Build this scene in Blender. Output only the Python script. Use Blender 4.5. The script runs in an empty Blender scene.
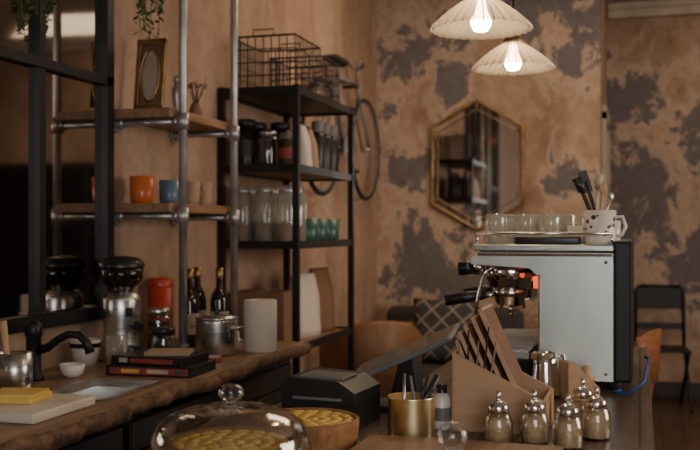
import bpy, bmesh, math, random
from mathutils import Vector, Matrix, noise
random.seed(7)
COL = bpy.context.scene.collection
PI = math.pi

# ------------------------------------------------------------------ materials
def newmat(name):
    m = bpy.data.materials.new(name); m.use_nodes = True
    nt = m.node_tree
    return m, nt, nt.nodes, nt.links, nt.nodes.get("Principled BSDF")

def mat(name, c, rough=.5, metal=0., c2=None, scale=8., bump=0., stretch=None, rvar=.1, spec=.5, emis=None, estr=0., coat=0.):
    m, nt, N, L, b = newmat(name)
    c2 = c2 or tuple(x*.72 for x in c)
    tc = N.new("ShaderNodeTexCoord"); mp = N.new("ShaderNodeMapping")
    if stretch: mp.inputs["Scale"].default_value = stretch
    nz = N.new("ShaderNodeTexNoise"); nz.inputs["Scale"].default_value = scale; nz.inputs["Detail"].default_value = 5
    rp = N.new("ShaderNodeValToRGB")
    rp.color_ramp.elements[0].position = .32; rp.color_ramp.elements[1].position = .68
    rp.color_ramp.elements[0].color = (*c2, 1); rp.color_ramp.elements[1].color = (*c, 1)
    L.new(tc.outputs["Object"], mp.inputs[0]); L.new(mp.outputs[0], nz.inputs["Vector"])
    L.new(nz.outputs["Fac"], rp.inputs[0]); L.new(rp.outputs[0], b.inputs["Base Color"])
    mr = N.new("ShaderNodeMapRange"); mr.inputs[3].default_value = max(0, rough-rvar); mr.inputs[4].default_value = min(1, rough+rvar)
    L.new(nz.outputs["Fac"], mr.inputs[0]); L.new(mr.outputs[0], b.inputs["Roughness"])
    b.inputs["Metallic"].default_value = metal
    b.inputs["Specular IOR Level"].default_value = spec
    b.inputs["Coat Weight"].default_value = coat
    if bump:
        bp = N.new("ShaderNodeBump"); bp.inputs["Strength"].default_value = bump; bp.inputs["Distance"].default_value = .01
        L.new(nz.outputs["Fac"], bp.inputs["Height"]); L.new(bp.outputs[0], b.inputs["Normal"])
    if emis:
        b.inputs["Emission Color"].default_value = (*emis, 1); b.inputs["Emission Strength"].default_value = estr
    return m

def glass(name, tint=(.95, .97, .96), refl=1.0, rough=.03, dens=.0, dcol=(.8, .8, .8)):
    m, nt, N, L, b = newmat(name)
    N.remove(b); out = N["Material Output"]
    tr = N.new("ShaderNodeBsdfTransparent"); tr.inputs[0].default_value = (*tint, 1)
    gl = N.new("ShaderNodeBsdfGlossy"); gl.inputs["Roughness"].default_value = rough
    lw = N.new("ShaderNodeLayerWeight"); lw.inputs[0].default_value = .35
    mr = N.new("ShaderNodeMapRange"); mr.inputs[3].default_value = .05*refl; mr.inputs[4].default_value = .75*refl
    L.new(lw.outputs["Facing"], mr.inputs[0])
    mx = N.new("ShaderNodeMixShader"); L.new(mr.outputs[0], mx.inputs[0]); L.new(tr.outputs[0], mx.inputs[1]); L.new(gl.outputs[0], mx.inputs[2])
    last = mx
    if dens:
        df = N.new("ShaderNodeBsdfTranslucent"); df.inputs[0].default_value = (*dcol, 1)
        d2 = N.new("ShaderNodeBsdfDiffuse"); d2.inputs[0].default_value = (*dcol, 1)
        ad = N.new("ShaderNodeMixShader"); L.new(df.outputs[0], ad.inputs[1]); L.new(d2.outputs[0], ad.inputs[2])
        m2 = N.new("ShaderNodeMixShader"); m2.inputs[0].default_value = dens
        L.new(mx.outputs[0], m2.inputs[1]); L.new(ad.outputs[0], m2.inputs[2]); last = m2
    L.new(last.outputs[0], out.inputs[0])
    return m

def plaster(name, base1, base2, patches, extra=.0):
    m, nt, N, L, b = newmat(name)
    g = N.new("ShaderNodeNewGeometry")
    def math_(op, a, bb=None, clamp=False):
        n = N.new("ShaderNodeMath"); n.operation = op; n.use_clamp = clamp
        for i, x in enumerate((a, bb)):
            if x is None: continue
            if isinstance(x, (int, float)): n.inputs[i].default_value = x
            else: L.new(x, n.inputs[i])
        return n.outputs[0]
    def nz(scale, det=6, rough=.6, dist=0., stretch=(1, 1, 1)):
        mp = N.new("ShaderNodeMapping"); mp.inputs["Scale"].default_value = stretch; L.new(g.outputs["Position"], mp.inputs[0])
        n = N.new("ShaderNodeTexNoise"); n.inputs["Scale"].default_value = scale; n.inputs["Detail"].default_value = det
        n.inputs["Roughness"].default_value = rough; n.inputs["Distortion"].default_value = dist
        L.new(mp.outputs[0], n.inputs["Vector"]); return n.outputs["Fac"]
    n1 = nz(1.5, 8, .65, .4); n2 = nz(4.0, 10, .72, .5, (1, 1, .75)); n3 = nz(13, 7, .7); n4 = nz(3.0, 6, .6, .2, (1, 1, .35))
    cur = None
    for (p, r) in patches:
        d = N.new("ShaderNodeVectorMath"); d.operation = 'DISTANCE'; L.new(g.outputs["Position"], d.inputs[0]); d.inputs[1].default_value = p
        mr = N.new("ShaderNodeMapRange"); mr.inputs[1].default_value = r*1.7; mr.inputs[2].default_value = 0
        L.new(d.outputs["Value"], mr.inputs[0])
        cur = mr.outputs[0] if cur is None else math_('MAXIMUM', cur, mr.outputs[0])
    v = math_('MULTIPLY', n2, 4.4); v = math_('SUBTRACT', v, 2.2)
    if cur is not None:
        c = math_('MULTIPLY', cur, 1.25); v = math_('ADD', v, c)
    v = math_('ADD', v, extra)
    mk = N.new("ShaderNodeMapRange"); mk.inputs[1].default_value = .56; mk.inputs[2].default_value = .78; L.new(v, mk.inputs[0])
    edge = N.new("ShaderNodeMapRange"); edge.inputs[1].default_value = .1; edge.inputs[2].default_value = .56; L.new(v, edge.inputs[0])
    r1 = N.new("ShaderNodeValToRGB"); L.new(n1, r1.inputs[0])
    r1.color_ramp.elements[0].position = .36; r1.color_ramp.elements[1].position = .62
    r1.color_ramp.elements[0].color = (*base2, 1); r1.color_ramp.elements[1].color = (*base1, 1)
    mixa = N.new("ShaderNodeMixRGB"); mixa.blend_type = 'MULTIPLY'; mixa.inputs[0].default_value = .35
    r3 = N.new("ShaderNodeValToRGB"); L.new(n3, r3.inputs[0]); r3.color_ramp.elements[0].position = .35; r3.color_ramp.elements[0].color = (.45, .42, .4, 1); r3.color_ramp.elements[1].position = .6
    L.new(r1.outputs[0], mixa.inputs[1]); L.new(r3.outputs[0], mixa.inputs[2])
    mixd = N.new("ShaderNodeMixRGB"); mixd.blend_type = 'MULTIPLY'; mixd.inputs[0].default_value = .5
    r4 = N.new("ShaderNodeValToRGB"); L.new(n4, r4.inputs[0]); r4.color_ramp.elements[0].position = .38; r4.color_ramp.elements[0].color = (.5, .42, .36, 1); r4.color_ramp.elements[1].position = .58
    L.new(mixa.outputs[0], mixd.inputs[1]); L.new(r4.outputs[0], mixd.inputs[2])
    mixe = N.new("ShaderNodeMixRGB"); em = math_('MULTIPLY', edge.outputs[0], .6); L.new(em, mixe.inputs[0]); L.new(mixd.outputs[0], mixe.inputs[1]); mixe.inputs[2].default_value = (.56, .43, .32, 1)
    dark = N.new("ShaderNodeValToRGB"); L.new(n3, dark.inputs[0]); dark.color_ramp.elements[0].color = (.062, .054, .058, 1); dark.color_ramp.elements[1].color = (.19, .17, .175, 1)
    mixp = N.new("ShaderNodeMixRGB"); mo = math_('MULTIPLY', mk.outputs[0], .93); L.new(mo, mixp.inputs[0]); L.new(mixe.outputs[0], mixp.inputs[1]); L.new(dark.outputs[0], mixp.inputs[2])
    L.new(mixp.outputs[0], b.inputs["Base Color"]); b.inputs["Roughness"].default_value = .85
    bp = N.new("ShaderNodeBump"); bp.inputs["Strength"].default_value = .35; bp.inputs["Distance"].default_value = .02
    h = math_('SUBTRACT', n3, mk.outputs[0]); L.new(h, bp.inputs["Height"]); L.new(bp.outputs[0], b.inputs["Normal"])
    return m

def checker(name, c1, c2, scale, rot=PI/4):
    m, nt, N, L, b = newmat(name)
    tc = N.new("ShaderNodeTexCoord"); mp = N.new("ShaderNodeMapping"); mp.inputs["Rotation"].default_value = (0, rot, 0); mp.inputs["Location"].default_value = (.3, .51, .2)
    w = N.new("ShaderNodeTexBrick"); w.offset = 0; w.inputs["Scale"].default_value = scale; w.inputs["Mortar Size"].default_value = .035
    w.inputs["Brick Width"].default_value = .5; w.inputs["Row Height"].default_value = .5
    sx = N.new("ShaderNodeSeparateXYZ"); cx = N.new("ShaderNodeCombineXYZ")
    L.new(tc.outputs["Object"], mp.inputs[0]); L.new(mp.outputs[0], sx.inputs[0]); L.new(sx.outputs[0], cx.inputs[0]); L.new(sx.outputs[2], cx.inputs[1])
    L.new(cx.outputs[0], w.inputs["Vector"])
    w.inputs["Color1"].default_value = (*c1, 1); w.inputs["Color2"].default_value = (*c1, 1); w.inputs["Mortar"].default_value = (*c2, 1)
    L.new(w.outputs["Color"], b.inputs["Base Color"]); b.inputs["Roughness"].default_value = .9
    return m

def planks(name, c1, c2, w=.14, l=1.2, rot=PI/2, rough=.4, mortar=(.01, .008, .006)):
    m, nt, N, L, b = newmat(name)
    tc = N.new("ShaderNodeNewGeometry"); mp = N.new("ShaderNodeMapping"); mp.inputs["Rotation"].default_value = (0, 0, rot)
    L.new(tc.outputs["Position"], mp.inputs[0])
    br = N.new("ShaderNodeTexBrick"); br.inputs["Scale"].default_value = 1; br.inputs["Brick Width"].default_value = l; br.inputs["Row Height"].default_value = w
    br.inputs["Mortar Size"].default_value = .003; br.inputs["Color1"].default_value = (*c1, 1); br.inputs["Color2"].default_value = (*c2, 1); br.inputs["Mortar"].default_value = (*mortar, 1)
    L.new(mp.outputs[0], br.inputs["Vector"])
    m2 = N.new("ShaderNodeMapping"); m2.inputs["Scale"].default_value = (1.2, 16, 16); L.new(mp.outputs[0], m2.inputs[0])
    nz = N.new("ShaderNodeTexNoise"); nz.inputs["Scale"].default_value = 3; nz.inputs["Detail"].default_value = 8; L.new(m2.outputs[0], nz.inputs["Vector"])
    rp = N.new("ShaderNodeValToRGB"); rp.color_ramp.elements[0].position = .3; rp.color_ramp.elements[0].color = (.35, .33, .3, 1); rp.color_ramp.elements[1].position = .7
    L.new(nz.outputs["Fac"], rp.inputs[0])
    mx = N.new("ShaderNodeMixRGB"); mx.blend_type = 'MULTIPLY'; mx.inputs[0].default_value = .8; L.new(br.outputs["Color"], mx.inputs[1]); L.new(rp.outputs[0], mx.inputs[2])
    L.new(mx.outputs[0], b.inputs["Base Color"]); b.inputs["Roughness"].default_value = rough
    bp = N.new("ShaderNodeBump"); bp.inputs["Strength"].default_value = .2; L.new(nz.outputs["Fac"], bp.inputs["Height"]); L.new(bp.outputs[0], b.inputs["Normal"])
    return m

M = {}
PATCH = [((-1.56, 6.9, 2.68), .36), ((-1.3, 6.9, 2.45), .18), ((-.33, 6.9, 2.85), .38), ((-.8, 6.9, 3.0), .3), ((-1.68, 6.9, 1.8), .26), ((-1.45, 6.9, 1.1), .40),
         ((-.5, 6.9, 1.75), .16), ((-1.75, 6.9, 2.25), .14), ((-.12, 8.3, 2.42), .36), ((.12, 8.3, 1.65), .52), ((.45, 8.3, 1.2), .55), ((.5, 8.3, 2.2), .28), ((-.6, 6.9, 1.1), .25), ((-1.3, 6.9, 1.6), .14)]
M['plaster'] = plaster("worn_plaster", (.55, .385, .265), (.36, .225, .145), PATCH, -.10)
M['plaster2'] = plaster("tan_plaster", (.50, .335, .23), (.42, .27, .18), [((-1.85, 5.6, 1.5), .25), ((-1.85, 3.0, 2.3), .15)], -.75)
M['ceil'] = mat("ceiling_paint", (.45, .36, .28), .9, c2=(.4, .32, .25), scale=2)
M['cream'] = mat("cream_trim_paint", (.55, .45, .34), .6)
M['floor'] = planks("dark_floorboards", (.12, .065, .04), (.085, .048, .03), rough=.45)
M['bar'] = planks("dark_bar_planks", (.17, .105, .07), (.13, .08, .052), w=.11, l=3, rough=.35)
M['wtop'] = mat("live_edge_wood", (.33, .195, .11), .42, c2=(.16, .09, .05), scale=4, bump=.3, stretch=(9, 1, 9))
M['bark'] = mat("raw_bark_edge", (.24, .13, .065), .8, c2=(.07, .035, .02), scale=30, bump=.6)
M['cab'] = mat("dark_cabinet_paint", (.05, .042, .038), .6)
M['black'] = mat("black_metal", (.018, .017, .017), .45, .3)
M['blackp'] = mat("black_plastic", (.022, .021, .021), .35)
M['rubber'] = mat("black_rubber", (.02, .018, .016), .8)
M['steel'] = mat("brushed_steel", (.68, .67, .64), .3, 1., c2=(.55, .55, .53), scale=12, stretch=(1, 1, 14))
M['panel'] = mat("machine_side_steel", (.62, .68, .62), .36, .85, c2=(.54, .60, .545), scale=2.5, stretch=(3, 1, 1), rvar=.06)
M['chrome'] = mat("polished_chrome", (.85, .83, .8), .12, 1., c2=(.78, .77, .74), rvar=.04)
M['pipe'] = mat("galvanised_pipe", (.54, .52, .49), .4, .75, c2=(.36, .345, .33), scale=14)
M['gold'] = mat("aged_brass", (.45, .29, .12), .4, .9, c2=(.25, .16, .07), scale=14)
M['tin'] = mat("gold_tin", (.88, .70, .38), .3, 1., c2=(.74, .58, .3), scale=10)
M['wood'] = mat("light_plywood", (.54, .33, .18), .55, c2=(.44, .26, .135), scale=5, stretch=(1, 1, 9), bump=.1)
M['wood2'] = mat("shelf_board_wood", (.36, .20, .10), .55, c2=(.2, .105, .05), scale=5, stretch=(12, 1, 12), bump=.15)
M['kraft'] = mat("kraft_card", (.24, .125, .065), .75, c2=(.18, .09, .05), scale=16)
M['kraft2'] = mat("kraft_paper", (.42, .28, .17), .85, c2=(.34, .22, .13), scale=9, bump=.3)
M['white'] = mat("white_ceramic", (.74, .68, .6), .25, c2=(.68, .62, .55))
M['paper'] = mat("white_paper", (.66, .58, .48), .9, c2=(.60, .52, .43), scale=20, bump=.2)
M['orange'] = mat("orange_glaze", (.70, .16, .045), .3)
M['blue'] = mat("slate_blue_glaze", (.10, .19, .26), .35)
M['green'] = mat("green_glaze", (.04, .12, .10), .3)
M['red'] = mat("red_enamel", (.55, .06, .03), .4)
M['dglass'] = mat("dark_bottle_glass", (.02, .012, .008), .08, c2=(.012, .008, .006), coat=.5)
M['label'] = mat("pale_paper_label", (.50, .40, .29), .8)
M['redlabel'] = mat("red_printed_label", (.33, .05, .035), .6, c2=(.2, .04, .03), scale=30)
M['coffee'] = mat("roasted_beans", (.06, .03, .015), .6, c2=(.02, .01, .006), scale=80, bump=.8)
M['sugar'] = mat("brown_sugar", (.74, .50, .28), .9, c2=(.6, .38, .2), scale=90, bump=.6)
M['crust'] = mat("baked_crust", (.42, .20, .07), .7, c2=(.24, .1, .035), scale=30, bump=.7)
M['yellow'] = mat("glazed_yellow_filling", (.85, .50, .08), .3, c2=(.60, .28, .05), scale=26, bump=.3)
M['cheese'] = mat("yellow_cheese", (.82, .56, .14), .5, c2=(.74, .46, .09))
M['board'] = mat("white_chopping_board", (.76, .67, .54), .5)
M['leather'] = mat("tan_leather", (.24, .115, .05), .5, c2=(.17, .08, .035), bump=.1, scale=20)
M['orangewood'] = mat("orange_stained_wood", (.30, .12, .045), .45, c2=(.2, .08, .03), stretch=(1, 1, 8))
M['sofa'] = mat("charcoal_upholstery", (.06, .052, .05), .95, c2=(.04, .035, .035), scale=60, bump=.3)
M['cushp'] = checker("diamond_cushion", (.05, .055, .055), (.30, .25, .18), 5)
M['mustard'] = mat("mustard_fabric", (.26, .16, .055), .95, c2=(.2, .12, .04), scale=40, bump=.2)
M['leaf'] = mat("leaf_green", (.10, .17, .04), .6, c2=(.05, .09, .02), scale=20)
M['terra'] = mat("terracotta", (.35, .15, .08), .8)
M['cable'] = mat("blue_cable_plastic", (.01, .10, .35), .4)
M['screen'] = mat("dim_screen_glass", (.16, .165, .17), .15, c2=(.13, .135, .14))
M['grey'] = mat("grey_plastic", (.20, .19, .18), .5)
M['spot'] = mat("brown_spot_glaze", (.05, .03, .02), .35)
M['mirror'] = mat("aged_mirror", (.52, .47, .42), .05, 1., c2=(.45, .41, .37), scale=3, rvar=.02)
M['mirror2'] = mat("clear_mirror", (.78, .74, .68), .04, 1., c2=(.7, .66, .6), scale=3, rvar=.02)
M['pane'] = mat("dark_window_pane", (.015, .015, .016), .15)
M['glass'] = glass("clear_glass")
M['glass2'] = glass("drinking_glass", (.93, .93, .9), 1.0, .05, .2, (.88, .84, .76))
M['frost'] = glass("ribbed_shade_glass", (.9, .85, .78), .6, .12, .40, (.85, .77, .66))
M['rib'] = mat("dark_shade_rib_line", (.28, .19, .12), .4)
M['smoke'] = glass("smoked_hopper_plastic", (.25, .2, .17), .7, .05, .2, (.1, .07, .05))
M['bulb'] = mat("lit_bulb", (1, .8, .5), .3, emis=(1, .76, .48), estr=60)
M['lamp_red'] = mat("red_indicator", (.6, .05, .02), .3, emis=(1, .1, .03), estr=1.5)

# ------------------------------------------------------------------ mesh builder
class MB:
    def __init__(s): s.v = []; s.f = []; s.m = []; s.sm = []; s.mats = []
    def mi(s, k):
        if k not in s.mats: s.mats.append(k)
        return s.mats.index(k)
    def add(s, vs, fs, k, smooth=False, T=None):
        o = len(s.v); i = s.mi(k)
        for p in vs:
            p = Vector(p); s.v.append(T @ p if T is not None else p)
        for f in fs:
            s.f.append([a+o for a in f]); s.m.append(i); s.sm.append(smooth)
        return s
    def box(s, c, size, k, rot=None, bev=0., seg=2, smooth=None):
        bm = bmesh.new(); bmesh.ops.create_cube(bm, size=1)
        for v in bm.verts: v.co = Vector((v.co.x*size[0], v.co.y*size[1], v.co.z*size[2]))
        if bev: bmesh.ops.bevel(bm, geom=bm.edges[:], offset=bev, segments=seg, profile=.5, affect='EDGES')
        T = Matrix.Translation(c)
        if rot: T = T @ (Matrix.Rotation(rot[2], 4, 'Z') @ Matrix.Rotation(rot[1], 4, 'Y') @ Matrix.Rotation(rot[0], 4, 'X'))
        bm.verts.index_update()
        s.add([v.co.copy() for v in bm.verts], [[v.index for v in f.verts] for f in bm.faces], k, bool(bev) and seg > 2 if smooth is None else smooth, T)
        bm.free(); return s
    def lathe(s, prof, k, loc=(0, 0, 0), seg=32, pleat=None, T=None, smooth=True, closed=False):
        vs = []; fs = []; n = len(prof)
        for (r, z) in prof:
            for j in range(seg):
                a = 2*PI*j/seg; rr = r
                if pleat: rr = r*(1+pleat[1]*math.cos(pleat[0]*a))
                vs.append((rr*math.cos(a), rr*math.sin(a), z))
        for i in range(n-1 if not closed else n):
            i2 = (i+1) % n
            for j in range(seg):
                fs.append([i*seg+j, i*seg+(j+1) % seg, i2*seg+(j+1) % seg, i2*seg+j])
        T0 = Matrix.Translation(loc)
        if T is not None: T0 = T0 @ T
        s.add(vs, fs, k, smooth, T0)
        return s
    def cyl(s, p0, p1, r0, k, r1=None, seg=16, caps=True):
        r1 = r0 if r1 is None else r1
        p0 = Vector(p0); p1 = Vector(p1); d = p1-p0; h = d.length
        T = Matrix.Translation(p0) @ d.to_track_quat('Z', 'Y').to_matrix().to_4x4()
        vs = []; fs = []
        for (r, z) in ((r0, 0), (r1, h)):
            for j in range(seg):
                a = 2*PI*j/seg; vs.append((r*math.cos(a), r*math.sin(a), z))
        for j in range(seg): fs.append([j, (j+1) % seg, seg+(j+1) % seg, seg+j])
        s.add(vs, fs, k, True, T)
        if caps:
            s.add(vs, [list(range(seg))[::-1], [seg+j for j in range(seg)]], k, False, T)
        return s
    def tube(s, pts, r, k, seg=8, closed=False):
        P = [Vector(p) for p in pts]; n = len(P); vs = []; fs = []
        up = None
        for i in range(n):
            if closed: t = P[(i+1) % n]-P[i-1]
            else: t = P[min(i+1, n-1)]-P[max(i-1, 0)]
            t.normalize()
            if up is None:
                up = Vector((0, 0, 1)) if abs(t.z) < .9 else Vector((1, 0, 0))
            a = (up - t*up.dot(t)).normalized(); up = a; b = t.cross(a)
            rr = r[i] if isinstance(r, (list, tuple)) else r
            for j in range(seg):
                an = 2*PI*j/seg; vs.append(P[i]+a*(rr*math.cos(an))+b*(rr*math.sin(an)))
        for i in range(n if closed else n-1):
            i2 = (i+1) % n
            for j in range(seg): fs.append([i*seg+j, i*seg+(j+1) % seg, i2*seg+(j+1) % seg, i2*seg+j])
        if not closed: fs.append(list(range(seg))[::-1]); fs.append([(n-1)*seg+j for j in range(seg)])
        return s.add(vs, fs, k, True)
    def ball(s, c, r, k, sc=(1, 1, 1), seg=20):
        prof = [(max(1e-5, r*math.sin(PI*i/10)), -r*math.cos(PI*i/10)) for i in range(11)]
        return s.lathe(prof, k, c, seg, T=Matrix.Diagonal((*sc, 1)))
    def prism(s, pts, z0, z1, k, T=None):
        n = len(pts); vs = [(x, y, z0) for x, y in pts]+[(x, y, z1) for x, y in pts]
        fs = [list(range(n))[::-1], [n+i for i in range(n)]]+[[i, (i+1) % n, n+(i+1) % n, n+i] for i in range(n)]
        return s.add(vs, fs, k, False, T)
    def obj(s, name, parent=None, loc=(0, 0, 0), rot=0., label=None, cat=None, group=None, kind=None, rx=None):
        me = bpy.data.meshes.new(name)
        me.from_pydata([tuple(v) for v in s.v], [], s.f)
        for k in s.mats: me.materials.append(M[k])
        for i, p in enumerate(me.polygons): p.material_index = s.m[i]; p.use_smooth = s.sm[i]
        bm = bmesh.new(); bm.from_mesh(me); bmesh.ops.remove_doubles(bm, verts=bm.verts, dist=2e-5)
        bmesh.ops.recalc_face_normals(bm, faces=bm.faces); bm.to_mesh(me); bm.free()
        o = bpy.data.objects.new(name, me); COL.objects.link(o)
        o.location = loc; o.rotation_euler = rx if rx else (0, 0, rot)
        if parent: o.parent = parent
        if label: o["label"] = label
        if cat: o["category"] = cat
        if group: o["group"] = group
        if kind: o["kind"] = kind
        return o

def top(name, label, cat, loc, rot=0., group=None):
    o = bpy.data.objects.new(name, None); o.empty_display_size = .05; COL.objects.link(o)
    o.location = loc; o.rotation_euler = (0, 0, rot); o["label"] = label; o["category"] = cat
    if group: o["group"] = group
    return o

def dup(o, loc, rot=None, label=None, parent=None, scale=None):
    n = o.copy(); COL.objects.link(n)
    if parent is None:
        n.location = loc
        if rot is not None: n.rotation_euler = (0, 0, rot)
        if label: n["label"] = label
        if scale: n.scale = scale
    else: n.parent = parent
    for c in o.children: dup(c, None, parent=n)
    return n

def struct(name, c, size, k):
    return MB().box(c, size, k).obj(name, kind="structure")

def vessel(rb, rt, h, t=.003, base=.005, mid=None):
    pr = [(1e-5, 0), (rb, 0)]
    if mid: pr += mid
    pr += [(rt, h), (rt-t, h)]
    if mid: pr += [(r-t, z) for r, z in mid[::-1]]
    pr += [(max(rb-t, 1e-4), base), (1e-5, base)]
    return pr

# ------------------------------------------------------------------ room shell
struct("floor", (.5, 3, -.05), (5.2, 11.2, .1), 'floor')
struct("ceiling", (.5, 3, 3.25), (5.2, 11.2, .1), 'ceil')
struct("wall_left", (-1.9, 3, 1.6), (.1, 11.2, 3.2), 'plaster2')
struct("wall_back", (-1.055, 7.6, 1.6), (1.59, 1.4, 3.2), 'plaster')
struct("wall_far", (1.4, 8.35, 1.6), (3.32, .1, 3.2), 'plaster')
struct("wall_right", (3.05, 3, 1.6), (.1, 11.2, 3.2), 'plaster2')
struct("wall_near", (.5, -2.55, 1.6), (5.2, .1, 3.2), 'plaster2')
MB().box((1.37, 8.26, 3.14), (3.24, .08, .12), 'cream').box((1.37, 8.24, 3.17), (3.24, .12, .05), 'cream').obj("trim_1", kind="structure")
MB().box((1.37, 8.285, .06), (3.24, .03, .12), 'cab').obj("baseboard_far", kind="structure")
MB().box((-.245, 7.25, 1.1), (.03, .09, 2.2), 'cream').box((-.245, 8.05, 1.1), (.03, .09, 2.2), 'cream').box((-.245, 7.65, 2.2), (.03, .89, .1), 'cream').obj("trim_2", kind="structure")
w = MB()
w.box((1.85, 8.285, 1.15), (1.7, .01, 1.7), 'pane')
for i in range(5): w.box((1.02+i*.415, 8.265, 1.15), (.05, .05, 1.7), 'black')
for i in range(4): w.box((1.85, 8.265, .32+i*.553), (1.7, .05, .05), 'black')
w.obj("window_1", kind="structure")

# ------------------------------------------------------------------ black framed wall mirror
mr = top("wall_mirror", "large black-framed gridded mirror on the plaster wall", "mirror", (-1.85, 1.9, 1.06))
g = MB().box((.012, 0, .95), (.008, 2.36, 1.9), 'mirror'); g.obj("mirror_glass", mr)
f = MB()
for y in (-1.18, -.845, -.44, -.035, .37, .775, 1.18):
    f.box((.022, y, .95), (.04 if abs(y) > 1 else .03, .045 if abs(y) > 1 else .032, 1.94), 'black')
for z in (0, .82, 1.9): f.box((.024, 0, z), (.036, 2.4, .045 if z != .82 else .03), 'black')
f.obj("mirror_frame", mr)

# ------------------------------------------------------------------ left worktop + cabinets
HX0, HX1, HY0, HY1 = -1.58, -1.36, 2.28, 2.60
wt = MB()
ys = [1.0+i*.03 for i in range(91)]
def ex(y): return -1.265+.016*math.sin(y*7)+.009*math.sin(y*23+1)+.006*math.sin(y*51)
vs = []; fs = []
for y in ys:
    e = ex(y)
    vs += [(HX1, y, .90), (e-.02, y, .90), (e, y, .885+.004*math.sin(y*40)), (e-.012, y, .855), (HX1, y, .845)]
n = len(ys)
for i in range(n-1):
    for j in range(4):
        a = i*5+j; fs.append([a, a+1, a+6, a+5])
wt.add(vs, [q for i, q in enumerate(fs) if i % 4 == 0], 'wtop', True)
wt.add(vs, [q for i, q in enumerate(fs) if i % 4 in (1, 2)], 'bark', True)
wt.add(vs, [q for i, q in enumerate(fs) if i % 4 == 3], 'wtop', True)
wt.add([vs[i] for i in range((n-1)*5, n*5)], [[0, 1, 2, 3, 4]], 'bark')
wt.add([vs[i] for i in range(0, 5)], [[4, 3, 2, 1, 0]], 'bark')
def slab(x0, x1, y0, y1): wt.box(((x0+x1)/2, (y0+y1)/2, .8725), (x1-x0, y1-y0, .055), 'wtop')
slab(-1.85, HX0, 1.0, 3.7); slab(HX0, HX1, 1.0, HY0); slab(HX0, HX1, HY1, 3.7)
wt.obj("worktop", label="live-edge wooden worktop along the plaster wall", cat="worktop")
sk = top("sink", "small stainless steel sink set into the wooden worktop", "sink", (-1.47, 2.44, .90))
b = MB(); hx, hy = .11, .16
prof = [(hx+.012, hy+.012, .0015), (hx-.004, hy-.004, .003), (hx-.012, hy-.012, -.02), (hx-.02, hy-.02, -.13), (hx-.05, hy-.05, -.15), (.005, .005, -.152)]
vs = []; fs = []
for (a, c, z) in prof: vs += [(-a, -c, z), (a, -c, z), (a, c, z), (-a, c, z)]
for i in range(len(prof)-1):
    for j in range(4): fs.append([i*4+j, i*4+(j+1) % 4, i*4+4+(j+1) % 4, i*4+4+j])
b.add(vs, fs, 'steel'); b.obj("basin", sk)
MB().lathe([(1e-5, -.148), (.02, -.148), (.022, -.1515)], 'chrome').obj("drain", sk)
for i in range(4):
    y0 = 1.05+i*.66
    c = top("base_cabinet", "dark painted base cabinet under the wooden worktop", "cabinet", (-1.59, y0+.32, 0), group="base cabinets under the wall worktop")
    if i == 1 or i == 2:
        MB().box((0, 0, .35), (.48, .64, .62), 'cab').box((-.2, 0, .75), (.04, .64, .18), 'cab').obj("cabinet_body", c)
    else:
        MB().box((0, 0, .44), (.48, .64, .80), 'cab').obj("cabinet_body", c)
    d = MB().box((.25, 0, .40), (.02, .6, .66), 'cab', bev=.004).obj("cabinet_door", c)
    MB().box((.25, 0, .78), (.02, .6, .08), 'cab', bev=.004).obj("drawer", c)
    MB().tube([(.26, .2, .55), (.29, .2, .55), (.29, .2, .67), (.26, .2, .67)], .006, 'steel').obj("handle", d)

fa = top("faucet", "matt black kitchen tap with curved spout beside the sink", "faucet", (-1.74, 2.52, .90))
MB().lathe([(1e-5, 0), (.032, 0), (.03, .012), (.022, .02), (.022, .13), (.026, .135), (.026, .165), (.014, .178), (1e-5, .18)], 'black').obj("tap_body", fa)
MB().tube([(.015, 0, .09), (.05, 0, .10), (.085, 0, .125), (.12, 0, .142), (.155, 0, .14), (.18, 0, .12), (.192, 0, .088)], [.014, .013, .012, .012, .012, .013, .014], 'black', 12).obj("spout", fa)
MB().tube([(0, 0, .17), (-.015, 0, .195), (.05, 0, .205)], [.009, .009, .007], 'black').obj("tap_lever", fa)
MB().lathe(vessel(.046, .046, .115, .002, .004, [(.047, .06)]), 'steel').obj("utensil_canister", loc=(-1.64, 2.29, .90), label="brushed steel canister holding a wooden spoon", cat="canister")
MB().tube([(-.02, 0, .006), (-.028, 0, .12), (-.04, 0, .20)], [.006, .009, .011], 'wood').obj("wooden_spoon", loc=(-1.64, 2.29, .90), label="wooden spoon handle standing in a steel canister", cat="spoon")
MB().box((0, 0, .0125), (.26, .27, .025), 'board', bev=.006, seg=3).obj("chopping_board", loc=(-1.47, 2.075, .90), label="pale chopping board lying on the wooden worktop", cat="chopping board")
MB().box((0, 0, .008), (.15, .12, .016), 'cheese', bev=.004).box((.015, -.01, .02), (.12, .11, .008), 'cheese', rot=(0, 0, .1)).obj("cheese_slices", loc=(-1.5, 2.09, .925), rot=.15, label="yellow cheese slices stacked on the chopping board", cat="cheese")
MB().lathe(vessel(.02, .04, .04, .003, .005, [(.032, .012)]), 'white').obj("small_bowl", loc=(-1.665, 2.61, .90), label="small white bowl on the worktop by the sink", cat="bowl")
pc = top("ceramic_cup", "white cup with a dark band on the worktop", "cup", (-1.775, 2.86, .90))
MB().lathe(vessel(.038, .052, .085, .003), 'white').obj("cup_body", pc)
MB().lathe([(.0505, .06), (.0525, .075)], 'black').obj("dark_band", pc)
MB().lathe(vessel(.026, .032, .10, .003, .006), 'glass2').obj("drinking_glass", loc=(-1.665, 2.86, .90), label="clear drinking glass beside the coffee grinder", cat="glass")
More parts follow.
